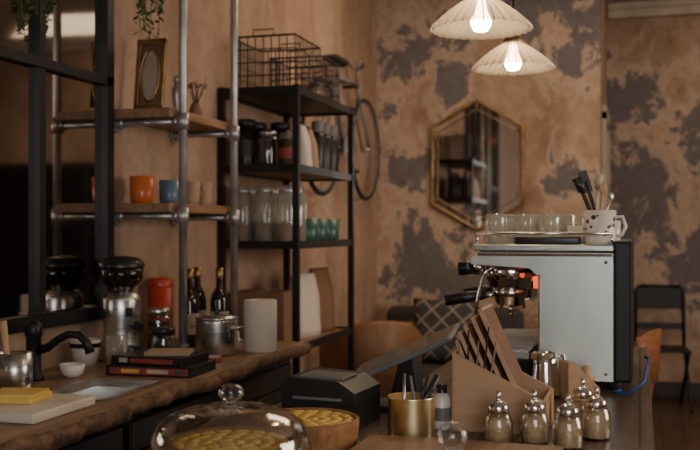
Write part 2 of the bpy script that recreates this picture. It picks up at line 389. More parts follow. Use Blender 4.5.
MB().box((0, 0, .016), (.285, .2, .032), 'black', bev=.002).box((0, -.1005, .016), (.26, .001, .02), 'redlabel').box((-.06, -.1012, .016), (.06, .001, .012), 'yellow').box((.03, -.1012, .016), (.07, .001, .012), 'cream').box((.1, -.1012, .016), (.03, .001, .012), 'green').obj("game_box", loc=(-1.45, 2.78, .90), rot=.06, label="flat dark box with red printed side on the worktop", cat="box")
MB().box((0, 0, .0125), (.25, .18, .025), 'black', bev=.002).box((.02, -.0905, .0125), (.15, .001, .014), 'redlabel').box((-.08, -.0905, .0125), (.03, .001, .014), 'cream').obj("book", loc=(-1.46, 2.79, .932), rot=-.05, label="dark book with red spine stacked on the box", cat="book")
MB().box((0, 0, .006), (.14, .11, .012), 'kraft2', bev=.002).obj("notebook", loc=(-1.43, 2.79, .957), rot=.3, label="thin brown notebook on top of the dark book", cat="notebook")
gr = top("coffee_grinder", "steel coffee grinder with smoked bean hopper on worktop", "grinder", (-1.72, 3.0, .90))
MB().lathe([(1e-5, 0), (.075, 0), (.078, .01), (.07, .03), (.06, .05), (.06, .11), (.066, .15), (.068, .21), (.055, .235), (1e-5, .235)], 'steel', seg=40).obj("grinder_body", gr)
MB().lathe([(.035, .235), (.045, .25), (.072, .28), (.076, .325), (.072, .325), (.04, .26), (.03, .24)], 'smoke', seg=40).obj("bean_hopper", gr)
MB().lathe([(1e-5, .238), (.034, .242), (.06, .275), (1e-5, .28)], 'coffee').obj("coffee_beans", gr)
MB().lathe([(.079, .322), (.08, .335), (.06, .352), (.02, .36), (1e-5, .361)], 'blackp', seg=40).obj("hopper_lid", gr)
MB().cyl((.055, -.02, .13), (.1, -.045, .12), .016, 'blackp').box((.05, -.04, .17), (.02, .02, .03), 'blackp').obj("grinder_spout", gr)
MB().tube([(.05, -.03, .05), (.09, -.06, .05), (.13, -.07, .045)], .01, 'blackp').obj("holder_fork", gr)
j = top("storage_jar", "squat glass jar of beans with black lid", "jar", (-1.585, 3.05, .90))
MB().lathe(vessel(.04, .036, .09, .002, .004, [(.042, .02), (.042, .075)]), 'glass').obj("jar_body", j)
MB().lathe([(1e-5, .006), (.037, .006), (.038, .06), (1e-5, .063)], 'coffee').obj("coffee_beans", j)
MB().lathe([(1e-5, .088), (.04, .088), (.04, .108), (.036, .112), (1e-5, .112)], 'blackp').obj("jar_lid", j)
j2 = top("storage_jar", "tall dark glass jar with steel lid", "jar", (-1.695, 3.22, .90))
MB().lathe(vessel(.046, .042, .14, .002, .004, [(.048, .02), (.048, .12)]), 'glass').obj("jar_body", j2)
MB().lathe([(1e-5, .006), (.043, .006), (.044, .11), (1e-5, .115)], 'coffee').obj("coffee_beans", j2)
MB().lathe([(1e-5, .138), (.044, .138), (.044, .16), (.04, .164), (1e-5, .164)], 'steel').obj("jar_lid", j2)
rc = top("red_canister", "tall red enamel canister standing by the wall", "canister", (-1.78, 3.40, .90))
MB().lathe([(1e-5, 0), (.046, 0), (.048, .01), (.048, .235), (1e-5, .235)], 'red').obj("canister_body", rc)
MB().lathe([(.05, .235), (.05, .257), (.04, .265), (1e-5, .267)], 'red').obj("canister_lid", rc)
bt = top("bottle", "dark glass bottle with pale label on the worktop", "bottle", (-1.665, 3.42, .90), group="dark bottles on the worktop")
MB().lathe([(1e-5, 0), (.034, 0), (.036, .008), (.036, .17), (.03, .2), (.014, .225), (.013, .28), (1e-5, .28)], 'dglass').obj("bottle_body", bt)
MB().lathe([(.0365, .05), (.0365, .13)], 'label').obj("bottle_label", bt, label="pale paper label")
MB().lathe([(.0145, .262), (.0155, .264), (.0155, .3), (1e-5, .302)], 'gold').obj("bottle_cap", bt, label="brass coloured cap")
dup(bt, (-1.59, 3.53, .90), 1.2); dup(bt, (-1.70, 3.56, .90), 2.2)
pt = top("steel_pot", "brushed steel pot with lid on the wooden worktop", "pot", (-1.465, 3.23, .90), 1.5)
MB().lathe(vessel(.072, .076, .13, .002, .004, [(.076, .01), (.076, .12)]), 'steel', seg=40).obj("pot_body", pt)
MB().lathe([(.077, .13), (.079, .134), (.05, .143), (.01, .147), (1e-5, .147)], 'steel', seg=40).lathe([(.006, .146), (.014, .158), (.01, .165), (1e-5, .166)], 'blackp').obj("pot_lid", pt)
for s_ in (-1, 1): MB().tube([(-.03, s_*.073, .1), (-.025, s_*.09, .1), (.025, s_*.09, .1), (.03, s_*.073, .1)], .004, 'steel').obj("handle", pt)
pr = MB().lathe([(.02, 0), (.06, 0), (.062, .003), (.062, .187), (.06, .19), (.02, .19), (.02, 0)], 'paper', seg=40)
pr.obj("paper_towel_roll", loc=(-1.355, 3.375, .90), label="white paper towel roll standing on the worktop", cat="paper roll")
MB().box((0, 0, .008), (.12, .09, .016), 'redlabel', bev=.003).box((0, 0, .0165), (.1, .07, .001), 'cream').obj("sugar_packet_box", loc=(-1.43, 3.05, .90), rot=.4, label="low red and cream packet on the worktop", cat="packet")

# ------------------------------------------------------------------ pipe shelving
ps = top("pipe_shelf", "galvanised pipe and wood shelf fixed to plaster wall", "shelf", (0, 0, .90))
for (y) in (3.18, 3.64):
    p = MB()
    p.cyl((-1.575, y, 0), (-1.575, y, 2.3), .0155, 'pipe', seg=16)
    p.lathe([(1e-5, 0), (.032, 0), (.032, .008), (.022, .012), (.022, .04), (.0155, .042)], 'pipe', (-1.575, y, 0))
    for z in (.50, .84):
        p.cyl((-1.575, y, z-.03), (-1.575, y, z+.03), .022, 'pipe')
    p.lathe([(.0155, 2.25), (.022, 2.26), (.022, 2.288), (.04, 2.292), (.04, 2.3), (1e-5, 2.3)], 'pipe', (-1.575, y, 0))
    p.obj("pipe_upright", ps)
    for z in (.50, .84):
        q = MB().cyl((-1.848, y, z), (-1.575, y, z), .0125, 'pipe').cyl((-1.848, y, z), (-1.838, y, z), .034, 'pipe').cyl((-1.838, y, z), (-1.81, y, z), .018, 'pipe').cyl((-1.61, y, z), (-1.59, y, z), .019, 'pipe')
        q.obj("pipe_bracket", ps)
for z in (.513, .853):
    MB().box((-1.725, 3.41, z+.017), (.25, .56, .034), 'wood2', bev=.005).obj("shelf_board", ps)
ZS1 = .90+.853+.034; ZS2 = .90+.513+.034
fr = top("picture_frame", "ornate gold frame with oval opening leaning on shelf", "picture frame", (-1.735, 3.22, ZS1), .0)
q = MB()
for (c, s_) in (((0, 0, .012), (.12, .016, .024)), ((0, 0, .263), (.12, .016, .024)), ((-.05, 0, .1375), (.02, .016, .275)), ((.05, 0, .1375), (.02, .016, .275))):
    q.box(c, s_, 'gold', bev=.004)
q.tube([(.038*math.cos(a*PI/12), -.006, .137+.1*math.sin(a*PI/12)) for a in range(24)], .005, 'gold', closed=True)
o = q.obj("frame_border", fr); o.rotation_euler = (math.radians(-7), 0, 0)
o = MB().box((0, .005, .1375), (.09, .003, .24), 'kraft').lathe([(1e-5, 0), (1, 0)], 'label', T=Matrix.Translation((0, .003, .137)) @ Matrix.Diagonal((.035, 1, .096, 1)) @ Matrix.Rotation(PI/2, 4, 'X')).obj("picture", fr); o.rotation_euler = (math.radians(-7), 0, 0)
fg = MB().lathe([(1e-5, 0), (.022, 0), (.02, .01), (.012, .03), (.02, .07), (.018, .1), (.008, .12), (1e-5, .121)], 'pipe').ball((0, 0, .135), .016, 'pipe')
fg.obj("figurine", loc=(-1.69, 3.36, ZS1), label="small grey ceramic figurine on the pipe shelf", cat="figurine")
vz = top("twig_vase", "small vase of dried twigs on the pipe shelf", "vase", (-1.67, 3.48, ZS1))
MB().lathe(vessel(.02, .014, .06, .002, .003, [(.028, .02), (.02, .045)]), 'kraft').obj("vase", vz)
q = MB()
for i in range(12):
    a = i*2.4; r = .015+.045*random.random()
    q.tube([(0, 0, .01), (r*.3*math.cos(a), r*.3*math.sin(a), .07), (r*math.cos(a), r*math.sin(a), .11+.05*random.random())], [.0015, .0015, .001], 'coffee', 5)
    q.ball((r*math.cos(a), r*math.sin(a), .13), .008, 'kraft2', seg=8)
q.obj("twigs", vz)
def mug(name, label, loc, rot, k, r, h, group=None):
    t = top(name, label, "cup", loc, rot, group)
    MB().lathe(vessel(r*.8, r, h, .004, .006, [(r*.93, h*.2)]), k).obj("cup_body", t)
    MB().tube([(r*.9, 0, h*.78), (r*1.35, 0, h*.78), (r*1.55, 0, h*.5), (r*1.35, 0, h*.25), (r*.9, 0, h*.25)], .004, k).obj("handle", t)
    return t
mug("flower_cup", "glazed orange cup on the lower pipe shelf", (-1.755, 3.21, ZS2), 2.5, 'orange', .046, .10)
mug("cup", "slate blue cup beside the orange cup", (-1.70, 3.32, ZS2), 2.0, 'blue', .040, .09)
mug("cup", "pale ceramic cup on the lower pipe shelf", (-1.665, 3.43, ZS2), .2, 'kraft2', .037, .09)
mug("cup", "pale ceramic cup near the pipe upright", (-1.665, 3.54, ZS2), .9, 'kraft2', .037, .09)

def plant(loc, n, L, seed):
    rnd = random.Random(seed)
    t = top("hanging_plant", "trailing green plant in a hanging terracotta pot", "plant", loc)
    MB().lathe(vessel(.05, .075, .11, .005, .01), 'terra').obj("pot", t)
    MB().lathe([(1e-5, .095), (.07, .095)], 'coffee').obj("soil", t)
    c = MB()
    for i in range(3):
        a = i*2.1; c.tube([(.072*math.cos(a), .072*math.sin(a), .108), (0, 0, .5)], .0015, 'kraft2', 5)
    c.cyl((0, 0, .5), (0, 0, 3.2-loc[2]), .002, 'kraft2'); c.obj("hanging_cord", t)
    q = MB()
    for i in range(n):
        a = rnd.random()*2*PI; r = .06+.05*rnd.random(); l = L*(.5+.5*rnd.random())
        pts = [(.03*math.cos(a), .03*math.sin(a), .1), (.07*math.cos(a), .07*math.sin(a), .15), (r*math.cos(a), r*math.sin(a), .1), (r*.7*math.cos(a), r*.7*math.sin(a), .1-l*.5), (r*.5*math.cos(a+.1), r*.5*math.sin(a+.1), .1-l)]
        q.tube(pts, .0015, 'leaf', 4)
        for k in range(30):
            f_ = k/30; z = .13-(l+.03)*f_; rr = r*(1.0-.5*f_); x = rr*math.cos(a); y = rr*math.sin(a)
            d = Vector((rnd.uniform(-1, 1), rnd.uniform(-1, 1), rnd.uniform(-.9, .2))).normalized(); s2 = d.cross(Vector((.3, .2, 1))).normalized()
            p0 = Vector((x, y, z)); ll = .018+.016*rnd.random()
            q.add([p0, p0+d*ll*.5+s2*ll*.32, p0+d*ll, p0+d*ll*.5-s2*ll*.32], [[0, 1, 2, 3]], 'leaf')
    q.obj("foliage", t)
plant((-1.60, 2.97, 2.26), 14, .38, 3)
plant((-1.68, 2.45, 2.18), 14, .36, 5)

# ------------------------------------------------------------------ black shelving unit
su = top("shelving_unit", "tall black metal shelving unit against the plaster wall", "shelving unit", (-1.65, 4.52, 0))
for x in (-.18, .18):
    for y in (-.43, .43):
        MB().box((x, y, 1.0), (.028, .028, 2.0), 'black').obj("post", su)
LV = [.25, .84, 1.305, 1.65, 2.0]
for z in LV:
    q = MB().box((0, 0, z-.022), (.345, .845, .016), 'wood2' if z not in (2.0,) else 'black')
    for x in (-.18, .18): q.box((x, 0, z-.022), (.02, .85, .035), 'black')
    for y in (-.43, .43): q.box((0, y, z-.022), (.36, .02, .035), 'black')
    q.obj("shelf_board", su)
def Zl(i): return LV[i]-.0135
def basket(loc, sx, sy, sz, label, rot=0):
    t = top("wire_basket", label, "basket", loc, rot, "wire baskets on the shelving unit")
    q = MB()
    for z in (0.003, sz*.25, sz*.5, sz*.75, sz):
        q.tube([(-sx/2, -sy/2, z), (sx/2, -sy/2, z), (sx/2, sy/2, z), (-sx/2, sy/2, z)], .005 if z in (0.003, sz) else .0028, 'black', 6, closed=True)
    nx = int(sx/.035); ny = int(sy/.035)
    for i in range(nx+1):
        x = -sx/2+sx*i/nx
        q.tube([(x, -sy/2, sz), (x, -sy/2, .003), (x, sy/2, .003), (x, sy/2, sz)], .0026, 'black', 5)
    for i in range(ny+1):
        y = -sy/2+sy*i/ny
        q.tube([(-sx/2, y, sz), (-sx/2, y, .003), (sx/2, y, .003), (sx/2, y, sz)], .0026, 'black', 5)
    q.obj("wire_cage", t)
    for s_ in (-1, 1): MB().tube([(-.05, s_*sy/2, sz), (-.05, s_*sy/2, sz+.03), (.05, s_*sy/2, sz+.03), (.05, s_*sy/2, sz)], .003, 'black', 6).obj("handle", t)
basket((-1.655, 4.34, LV[4]), .31, .36, .24, "black wire basket on top of the shelving unit")
basket((-1.66, 4.76, LV[4]), .28, .28, .22, "smaller black wire basket on the shelving unit")
z = Zl(3)
ct = top("coffee_canister", "black coffee canister with grey label on the shelf", "canister", (-1.76, 4.2, z), group="coffee canisters on the shelf")
MB().lathe([(1e-5, 0), (.045, 0), (.047, .005), (.047, .20), (1e-5, .20)], 'blackp').obj("canister_body", ct)
MB().lathe([(.049, .2), (.049, .22), (.045, .226), (1e-5, .227)], 'blackp').obj("canister_lid", ct)
MB().lathe([(.0476, .06), (.0476, .13)], 'cab').obj("canister_label", ct)
for (x, y) in ((-1.76, 4.33), (-1.65, 4.37)): dup(ct, (x, y, z), random.random()*6)
dj = top("bean_jar", "wide dark jar of coffee beans with steel lid", "jar", (-1.655, 4.21, z))
MB().lathe(vessel(.048, .044, .15, .003, .005, [(.05, .01), (.05, .13)]), 'glass').obj("jar_body", dj)
MB().lathe([(1e-5, .007), (.046, .007), (.046, .12), (1e-5, .125)], 'coffee').obj("coffee_beans", dj)
MB().lathe([(1e-5, .149), (.046, .149), (.046, .17), (1e-5, .172)], 'steel').obj("jar_lid", dj)
tc2 = top("tea_tin", "dark red tea tin with dome lid", "tin", (-1.55, 4.20, z))
MB().lathe([(1e-5, 0), (.04, 0), (.042, .004), (.042, .13), (1e-5, .13)], 'coffee').lathe([(.0425, .04), (.0425, .09)], 'redlabel').obj("tin_body", tc2)
MB().lathe([(.043, .13), (.043, .145), (.03, .16), (.008, .163), (.008, .172), (1e-5, .174)], 'grey').obj("tin_lid", tc2)
def bag(name, label, loc, w_, d_, h_, k, rot=0, group=None):
    n = 9; vs = []; fs = []
    for i in range(n):
        f_ = i/(n-1); dd = d_*(1-.88*f_**2.2); ww = w_*(1+.02*math.sin(f_*5))
        for (a, b_) in ((-1, -1), (-.5, -1.06), (0, -1.1), (.5, -1.06), (1, -1), (.96, 0), (1, 1), (.5, 1.06), (0, 1.1), (-.5, 1.06), (-1, 1), (-.96, 0)):
            vs.append((a*ww/2, b_*dd/2+.003*math.sin(f_*9+a*5), h_*f_))
    m_ = 12
    for i in range(n-1):
        for j_ in range(m_): fs.append([i*m_+j_, i*m_+(j_+1) % m_, (i+1)*m_+(j_+1) % m_, (i+1)*m_+j_])
    fs.append(list(range(m_))[::-1]); fs.append([(n-1)*m_+j_ for j_ in range(m_)])
    return MB().add(vs, fs, k, True).obj(name, loc=loc, rot=rot, label=label, cat="bag", group=group)
bag("coffee_bag", "white paper coffee bag on the black shelf", (-1.535, 4.36, z), .09, .07, .21, 'paper', PI/2)
bag("coffee_bag", "brown paper coffee bag beside another bag", (-1.535, 4.47, z), .085, .07, .20, 'kraft2', PI/2+.1)
th = top("thermos", "black thermos flask on the shelving unit", "flask", (-1.54, 4.60, z), group="thermos flasks on the shelf")
MB().lathe([(1e-5, 0), (.038, 0), (.04, .005), (.04, .18), (.03, .2), (1e-5, .2)], 'blackp').obj("flask_body", th)
MB().lathe([(.031, .2), (.031, .25), (.027, .255), (1e-5, .256)], 'grey').obj("flask_cap", th)
for (x, y) in ((-1.54, 4.71), (-1.54, 4.82), (-1.66, 4.65), (-1.68, 4.8)): dup(th, (x, y, z))
z = Zl(2)
jr = top("glass_jar", "tall clip-top glass jar standing on black shelf", "jar", (-1.77, 4.19, z), group="glass jars on the shelf")
MB().lathe(vessel(.044, .036, .24, .003, .006, [(.048, .01), (.048, .20), (.038, .225)]), 'glass2').obj("jar_body", jr)
MB().lathe([(1e-5, .24), (.038, .24), (.038, .255), (.03, .263), (1e-5, .264)], 'glass2').lathe([(.039, .232), (.041, .234), (.041, .242), (.039, .244)], 'steel').obj("jar_lid", jr)
MB().lathe([(1e-5, .008), (.043, .008), (.044, .09), (1e-5, .1)], 'kraft').obj("jar_contents", jr)
for (x, y) in ((-1.66, 4.19), (-1.55, 4.19), (-1.77, 4.31), (-1.66, 4.31), (-1.55, 4.31)): dup(jr, (x, y, z))
m1 = mug("mug", "dark green mug on the black shelf", (-1.54, 4.46, z), 4.0, 'green', .055, .115, "green mugs on the shelf")
for (x, y) in ((-1.54, 4.61), (-1.54, 4.79)): dup(m1, (x, y, z), 3.5+random.random())
z = Zl(1)
MB().box((0, 0, .12), (.26, .22, .24), 'kraft', bev=.004).box((0, 0, .2405), (.04, .22, .001), 'label').obj("cardboard_box", loc=(-1.68, 4.24, z), rot=.05, label="brown cardboard box on the lower black shelf", cat="box")
bag("paper_bag", "folded white paper bag standing on the lower shelf", (-1.58, 4.50, z), .17, .08, .31, 'paper', 1.2)
bag("paper_bag", "brown kraft paper bag standing on the lower shelf", (-1.58, 4.74, z), .17, .09, .33, 'kraft', 1.35)
z = Zl(0)
MB().box((0, 0, .15), (.28, .34, .3), 'kraft', bev=.005).obj("cardboard_box", loc=(-1.65, 4.33, z), label="large plain cardboard box on bottom shelf", cat="box")
MB().box((0, 0, .13), (.28, .28, .26), 'black', bev=.005).obj("storage_crate", loc=(-1.65, 4.74, z), label="black storage crate on the bottom shelf", cat="crate")

# ------------------------------------------------------------------ bicycle on wall
bk = top("bicycle", "old grey bicycle hanging flat on the plaster wall", "bicycle", (-1.77, 5.83, 1.56))
def wheel(yc):
    R = .33
    MB().tube([(0, yc+R*math.cos(a*PI/24), .33+R*math.sin(a*PI/24)) for a in range(48)], .014, 'rubber', 8, closed=True).obj("tyre", bk)
    q = MB().tube([(0, yc+(R-.018)*math.cos(a*PI/24), .33+(R-.018)*math.sin(a*PI/24)) for a in range(48)], .007, 'grey', 6, closed=True)
    q.cyl((-.03, yc, .33), (.03, yc, .33), .015, 'pipe')
    for i in range(24):
        a = i*PI/12; s_ = .02 if i % 2 else -.02
        q.cyl((s_, yc, .33), (0, yc+(R-.02)*math.cos(a), .33+(R-.02)*math.sin(a)), .001, 'pipe', seg=4)
    q.obj("wheel_rim", bk)
wheel(.47); wheel(-.47)
q = MB()
A = (0, -.47, .33); BB = (0, -.05, .28); S = (0, -.17, .72); H1 = (0, .28, .74); H0 = (0, .31, .62)
for p0, p1 in ((BB, S), (S, H1), (BB, H0), (H0, H1)): q.cyl(p0, p1, .014, 'grey')
for s_ in (-.025, .025): q.cyl((s_, A[1], A[2]), (s_*.4, BB[1], BB[2]), .008, 'grey'); q.cyl((s_, A[1], A[2]), (s_*.4, S[1], S[2]), .007, 'grey'); q.tube([(s_*.6, H0[1], H0[2]), (s_, .36, .5), (s_, .47, .33)], .009, 'grey')
q.obj("bicycle_frame", bk)
MB().tube([(0, .28, .74), (0, .27, .82), (0, .29, .84)], .011, 'grey').tube([(.05, .12, .84), (.05, .2, .88), (.04, .28, .86), (-.0, .29, .84), (-.04, .28, .86), (-.05, .2, .88), (-.05, .12, .84)], .011, 'grey').obj("handlebar", bk)
MB().cyl(S, (0, -.19, .8), .011, 'grey').box((0, -.19, .82), (.1, .24, .04), 'rubber', bev=.018, seg=3).obj("saddle", bk)
MB().cyl((-.04, -.05, .28), (.04, -.05, .28), .02, 'pipe').cyl((.03, -.05, .28), (.035, -.05, .28), .09, 'grey', seg=28).cyl((.045, -.05, .28), (.045, .06, .16), .008, 'grey').box((.05, .06, .16), (.03, .09, .02), 'rubber').obj("crankset", bk)
MB().cyl((-.075, -.1, .70), (.03, -.1, .70), .012, 'black').obj("wall_hook", bk)
MB().cyl((-.075, .2, .715), (.03, .2, .715), .012, 'black').obj("wall_hook", bk)

# ------------------------------------------------------------------ hexagon mirror
R = Matrix.Rotation(PI/2, 4, 'X')
hm = top("hexagonal_mirror", "tall hexagonal brass-framed mirror on worn plaster wall", "mirror", (-1.11, 6.90, 1.81))
hp = [(-.325, .27), (0, .46), (.325, .27), (.325, -.27), (0, -.46), (-.325, -.27)]
MB().prism(hp, .005, .02, 'mirror2', R).obj("mirror_glass", hm)
q = MB()
q.tube([(x, -.028, z) for x, z in hp], .012, 'gold', 8, closed=True)
q.tube([(x*.87, -.024, z*.87) for x, z in hp], .005, 'gold', 8, closed=True)
for (x, z) in hp: q.cyl((x, -.026, z), (x*.87, -.024, z*.87), .005, 'gold')
q.obj("mirror_frame", hm)

# ------------------------------------------------------------------ sofa, cushions, armchair
sf = top("sofa", "charcoal upholstered bench sofa along the worn wall", "sofa", (-1.245, 6.42, 0))
MB().box((0, -.03, .33), (.96, .74, .24), 'sofa', bev=.05, seg=4).obj("seat", sf)
MB().box((0, .32, .52), (.96, .18, .58), 'sofa', bev=.06, seg=4).obj("backrest", sf)
for s_ in (-1, 1): MB().box((s_*.53, 0, .40), (.12, .82, .40), 'sofa', bev=.05, seg=4).obj("armrest", sf)
for x in (-.45, .45):
    for y in (-.32, .32): MB().cyl((x, y, 0), (x, y, .22), .02, 'wood2').obj("leg", sf)
def cushion(loc, w_, k, label, rx, rz=0):
    n = 14; vs = []; fs = []
    for s_ in (-1, 1):
        for i in range(n+1):
            for j_ in range(n+1):
                u = 2*i/n-1; v = 2*j_/n-1
                th_ = .075*((1-u**4)*(1-v**4))**.5
                pin = 1-.06*(1-u*u)*abs(v)-.06*(1-v*v)*abs(u)
                vs.append((u*w_/2*pin, s_*th_, (v*pin+1)*w_/2))
    m_ = (n+1)**2
    for s_ in (0, 1):
        for i in range(n):
            for j_ in range(n):
                a = s_*m_+i*(n+1)+j_; fs.append([a, a+1, a+n+2, a+n+1])
    return MB().add(vs, fs, k, True).obj("cushion", loc=loc, label=label, cat="cushion", rx=(rx, 0, rz))
cushion((-1.27, 6.42, .455), .44, 'cushp', "dark cushion with pale diamond lattice on the sofa", -.22, .0)
cushion((-1.60, 6.43, .455), .28, 'mustard', "small mustard cushion leaning on the sofa back", -.2, .0)
ac = top("tub_chair", "brown leather tub chair with a rounded back", "chair", (-1.50, 5.45, 0), .5)
MB().box((0, 0, .42), (.46, .46, .1), 'leather', bev=.04, seg=4).obj("seat", ac)
n = 20; vs = []; fs = []
for i in range(n+1):
    a = PI*(-.06)+PI*1.12*i/n - PI
    hgt = .68+.17*math.sin(PI*i/n)
    for (r, z) in ((.25, .40), (.29, .40), (.30, hgt-.02), (.28, hgt), (.255, hgt-.02)):
        vs.append((r*math.cos(a), r*math.sin(a), z))
for i in range(n):
    for j_ in range(5): fs.append([i*5+j_, i*5+(j_+1) % 5, i*5+5+(j_+1) % 5, i*5+5+j_])
fs += [[0, 1, 2, 3, 4], [n*5+4, n*5+3, n*5+2, n*5+1, n*5]]
MB().add(vs, fs, 'leather', True).obj("backrest", ac)
for sx in (-1, 1):
    for sy in (-1, 1): MB().cyl((sx*.22, sy*.2, 0), (sx*.18, sy*.16, .38), .012, 'black', .016).obj("leg", ac)

# ------------------------------------------------------------------ chairs right
fc = top("folding_chair", "black metal folding chair standing by the worn wall", "chair", (.17, 7.75, 0), .1)
MB().box((0, -.02, .45), (.36, .36, .02), 'black', bev=.008).obj("seat", fc)
q = MB()
for s_ in (-1, 1): q.tube([(s_*.18, .22, .45), (s_*.18, .24, .88), (s_*.15, .245, .91)], .014, 'black')
q.box((0, .245, .82), (.34, .015, .17), 'black', bev=.005).box((0, .235, .60), (.34, .012, .05), 'black')
q.tube([(-.15, .245, .91), (.15, .245, .91)], .014, 'black'); q.obj("backrest", fc)
for s_ in (-1, 1):
    MB().cyl((s_*.18, -.2, 0), (s_*.18, .22, .47), .013, 'black').obj("leg", fc)
    MB().cyl((s_*.165, .26, 0), (s_*.165, -.16, .45), .013, 'black').obj("leg", fc)
def woodchair(loc, rot, label):
    t = top("wooden_chair", label, "chair", loc, rot)
    MB().box((0, 0, .45), (.4, .4, .03), 'orangewood', bev=.01).obj("seat", t)
    q = MB()
    for s_ in (-1, 1): q.tube([(s_*.17, .18, .46), (s_*.18, .21, .7), (s_*.17, .24, .88)], .015, 'orangewood')
    vs = []; fs = []
    for i in range(9):
        x = -.19+.38*i/8; y = .235-.03*(1-(x/.19)**2)*-1
        for (dy, z) in ((0, .66), (.018, .66), (.03, .9-.1*(x/.2)**4*.5), (.012, .9-.1*(x/.2)**4*.5)): vs.append((x, y+dy-.02, z))
    for i in range(8):
        for j_ in range(4): fs.append([i*4+j_, i*4+(j_+1) % 4, i*4+4+(j_+1) % 4, i*4+4+j_])
    fs += [[0, 1, 2, 3], [35, 34, 33, 32]]
    q.add(vs, fs, 'orangewood', True); q.obj("backrest", t)
    for sx in (-1, 1):
        for sy in (-1, 1): MB().cyl((sx*.19, sy*.19, 0), (sx*.16, sy*.16, .44), .013, 'orangewood', .018).obj("leg", t)
    return t
woodchair((-.19, 4.65, 0), -PI/2-.25, "orange-stained wooden chair beside the bar")

# ------------------------------------------------------------------ bar
MB().box((-.435, 1.8, .875), (.93, 1.4, .05), 'bar', bev=.004).box((-.3, 3.2, .875), (.66, 1.4, .05), 'bar', bev=.004).obj("bar_worktop", label="dark plank bar worktop carrying the espresso machine", cat="worktop")
q = MB().box((-.435, 1.8, .425), (.85, 1.36, .85), 'cab').box((-.3, 3.18, .425), (.58, 1.36, .85), 'cab')
for i in range(28): q.box((-.004, 1.17+i*.098, .43), (.016, .09, .82), 'bar', bev=.003)
q.obj("bar_counter", label="dark timber-clad bar counter body", cat="counter")

# ------------------------------------------------------------------ espresso machine
em = top("espresso_machine", "steel espresso machine with black back on the bar", "espresso machine", (-.24, 3.12, .90))
for x in (-.17, .17):
    for y in (-.27, .27): MB().cyl((x, y, 0), (x, y, .031), .02, 'rubber').obj("foot", em)
MB().box((0, 0, .055), (.40, .62, .05), 'black', bev=.004).obj("base", em)
t_ = MB().box((-.14, 0, .09), (.15, .6, .02), 'steel')
for i in range(20): t_.box((-.14, -.285+i*.03, .103), (.14, .012, .006), 'steel')
t_.obj("drip_tray", em)
for y in (-.33, .33):
    q = MB().prism([(-.035, .03), (.17, .03), (.17, .385), (-.205, .385), (-.225, .37), (-.225, .352), (-.06, .342), (-.035, .32)], -.008, .008, 'panel', Matrix.Translation((0, y, 0)) @ R)
    s_ = -1 if y < 0 else 1
    q.box((-.02, y+s_*.009, .380), (.375, .004, .008), 'chrome').box((-.032, y+s_*.009, .18), (.005, .004, .29), 'chrome')
    for (bx, bz) in ((.15, .05), (.15, .36), (-.015, .05)): q.cyl((bx, y, bz), (bx, y+s_*.011, bz), .005, 'chrome')
    q.obj("side_panel", em)
MB().box((.06, 0, .2), (.19, .64, .25), 'steel', bev=.004).obj("boiler_housing", em)
MB().box((-.02, 0, .368), (.375, .64, .044), 'steel', bev=.006).obj("upper_housing", em)
MB().box((.195, 0, .225), (.05, .70, .39), 'black', bev=.008).obj("back_panel", em)
MB().box((-.02, 0, .399), (.40, .67, .018), 'steel', bev=.003).obj("cup_tray", em)
q = MB().tube([(-.21, -.325, .44), (.165, -.325, .44), (.165, .325, .44), (-.21, .325, .44)], .004, 'chrome', 8, closed=True)
for x in (-.21, .165):
    for y in (-.325, 0, .325): q.cyl((x, y, .407), (x, y, .44), .0035, 'chrome')
q.obj("cup_rail", em)
for y in (-.21, .12):
    gh = MB()
    gh.lathe([(1e-5, .35), (.066, .35), (.074, .342), (.074, .305), (.066, .30), (.064, .285), (.055, .276), (1e-5, .276)], 'chrome', (-.13, y, 0), 40)
    gh.cyl((-.13, y, .315), (-.02, y, .305), .032, 'chrome')
    gh.obj("group_head", em)
    pf = MB().lathe([(1e-5, .278), (.048, .278), (.053, .274), (.053, .256), (.046, .252), (.042, .232), (.02, .22), (1e-5, .219)], 'chrome', (-.13, y, 0), 36)
    pf.cyl((-.17, y, .258), (-.205, y-.01, .255), .009, 'chrome')
    pf.tube([(-.2, y-.01, .256), (-.215, y-.012, .254), (-.25, y-.02, .25), (-.32, y-.035, .238)], [.010, .014, .017, .016], 'blackp', 14)
    pf.tube([(-.13, y, .22), (-.13, y+.015, .205), (-.13, y+.02, .19)], .006, 'chrome')
    pf.obj("portafilter", em)
MB().box((-.045, -.29, .30), (.014, .03, .034), 'lamp_red').obj("indicator_switch", em, label="glowing red switch")
MB().cyl((-.225, -.26, .34), (-.275, -.265, .335), .02, 'blackp').cyl((-.225, -.26, .34), (-.2, -.26, .342), .023, 'chrome').obj("steam_knob", em)
MB().tube([(-.17, -.28, .35), (-.2, -.28, .32), (-.215, -.285, .25), (-.225, -.285, .16)], .005, 'chrome').obj("steam_wand", em)
MB().tube([(-.17, .28, .35), (-.2, .28, .32), (-.215, .285, .25), (-.225, .285, .16)], .005, 'chrome').obj("steam_wand", em)
ZT = .90+.408
gc = top("glass_cup", "clear glass tumbler upside down on the machine top", "glass", (0, 0, 0), group="glass cups on the espresso machine")
MB().lathe([(.034, 0), (.030, .085), (.027, .09), (1e-5, .09), (1e-5, .087), (.027, .086), (.031, 0), (.034, 0)], 'glass2', seg=24).obj("cup_wall", gc)
first = True
for iy in range(5):
    for ix in range(5):
        x = -.41+ix*.075; y = 2.99+iy*.085
        if iy == 0 and ix >= 3: continue
        if first: gc.location = (x, y, ZT); first = False
        else: dup(gc, (x+random.uniform(-.0015, .0015), y, ZT))
MB().lathe(vessel(.022, .034, .055, .003, .005, [(.031, .02)]), 'white').obj("espresso_cup", loc=(-.175, 2.98, ZT), label="white espresso cup on the machine top", cat="cup")
gc2 = dup(gc, (-.41, 2.88, ZT))
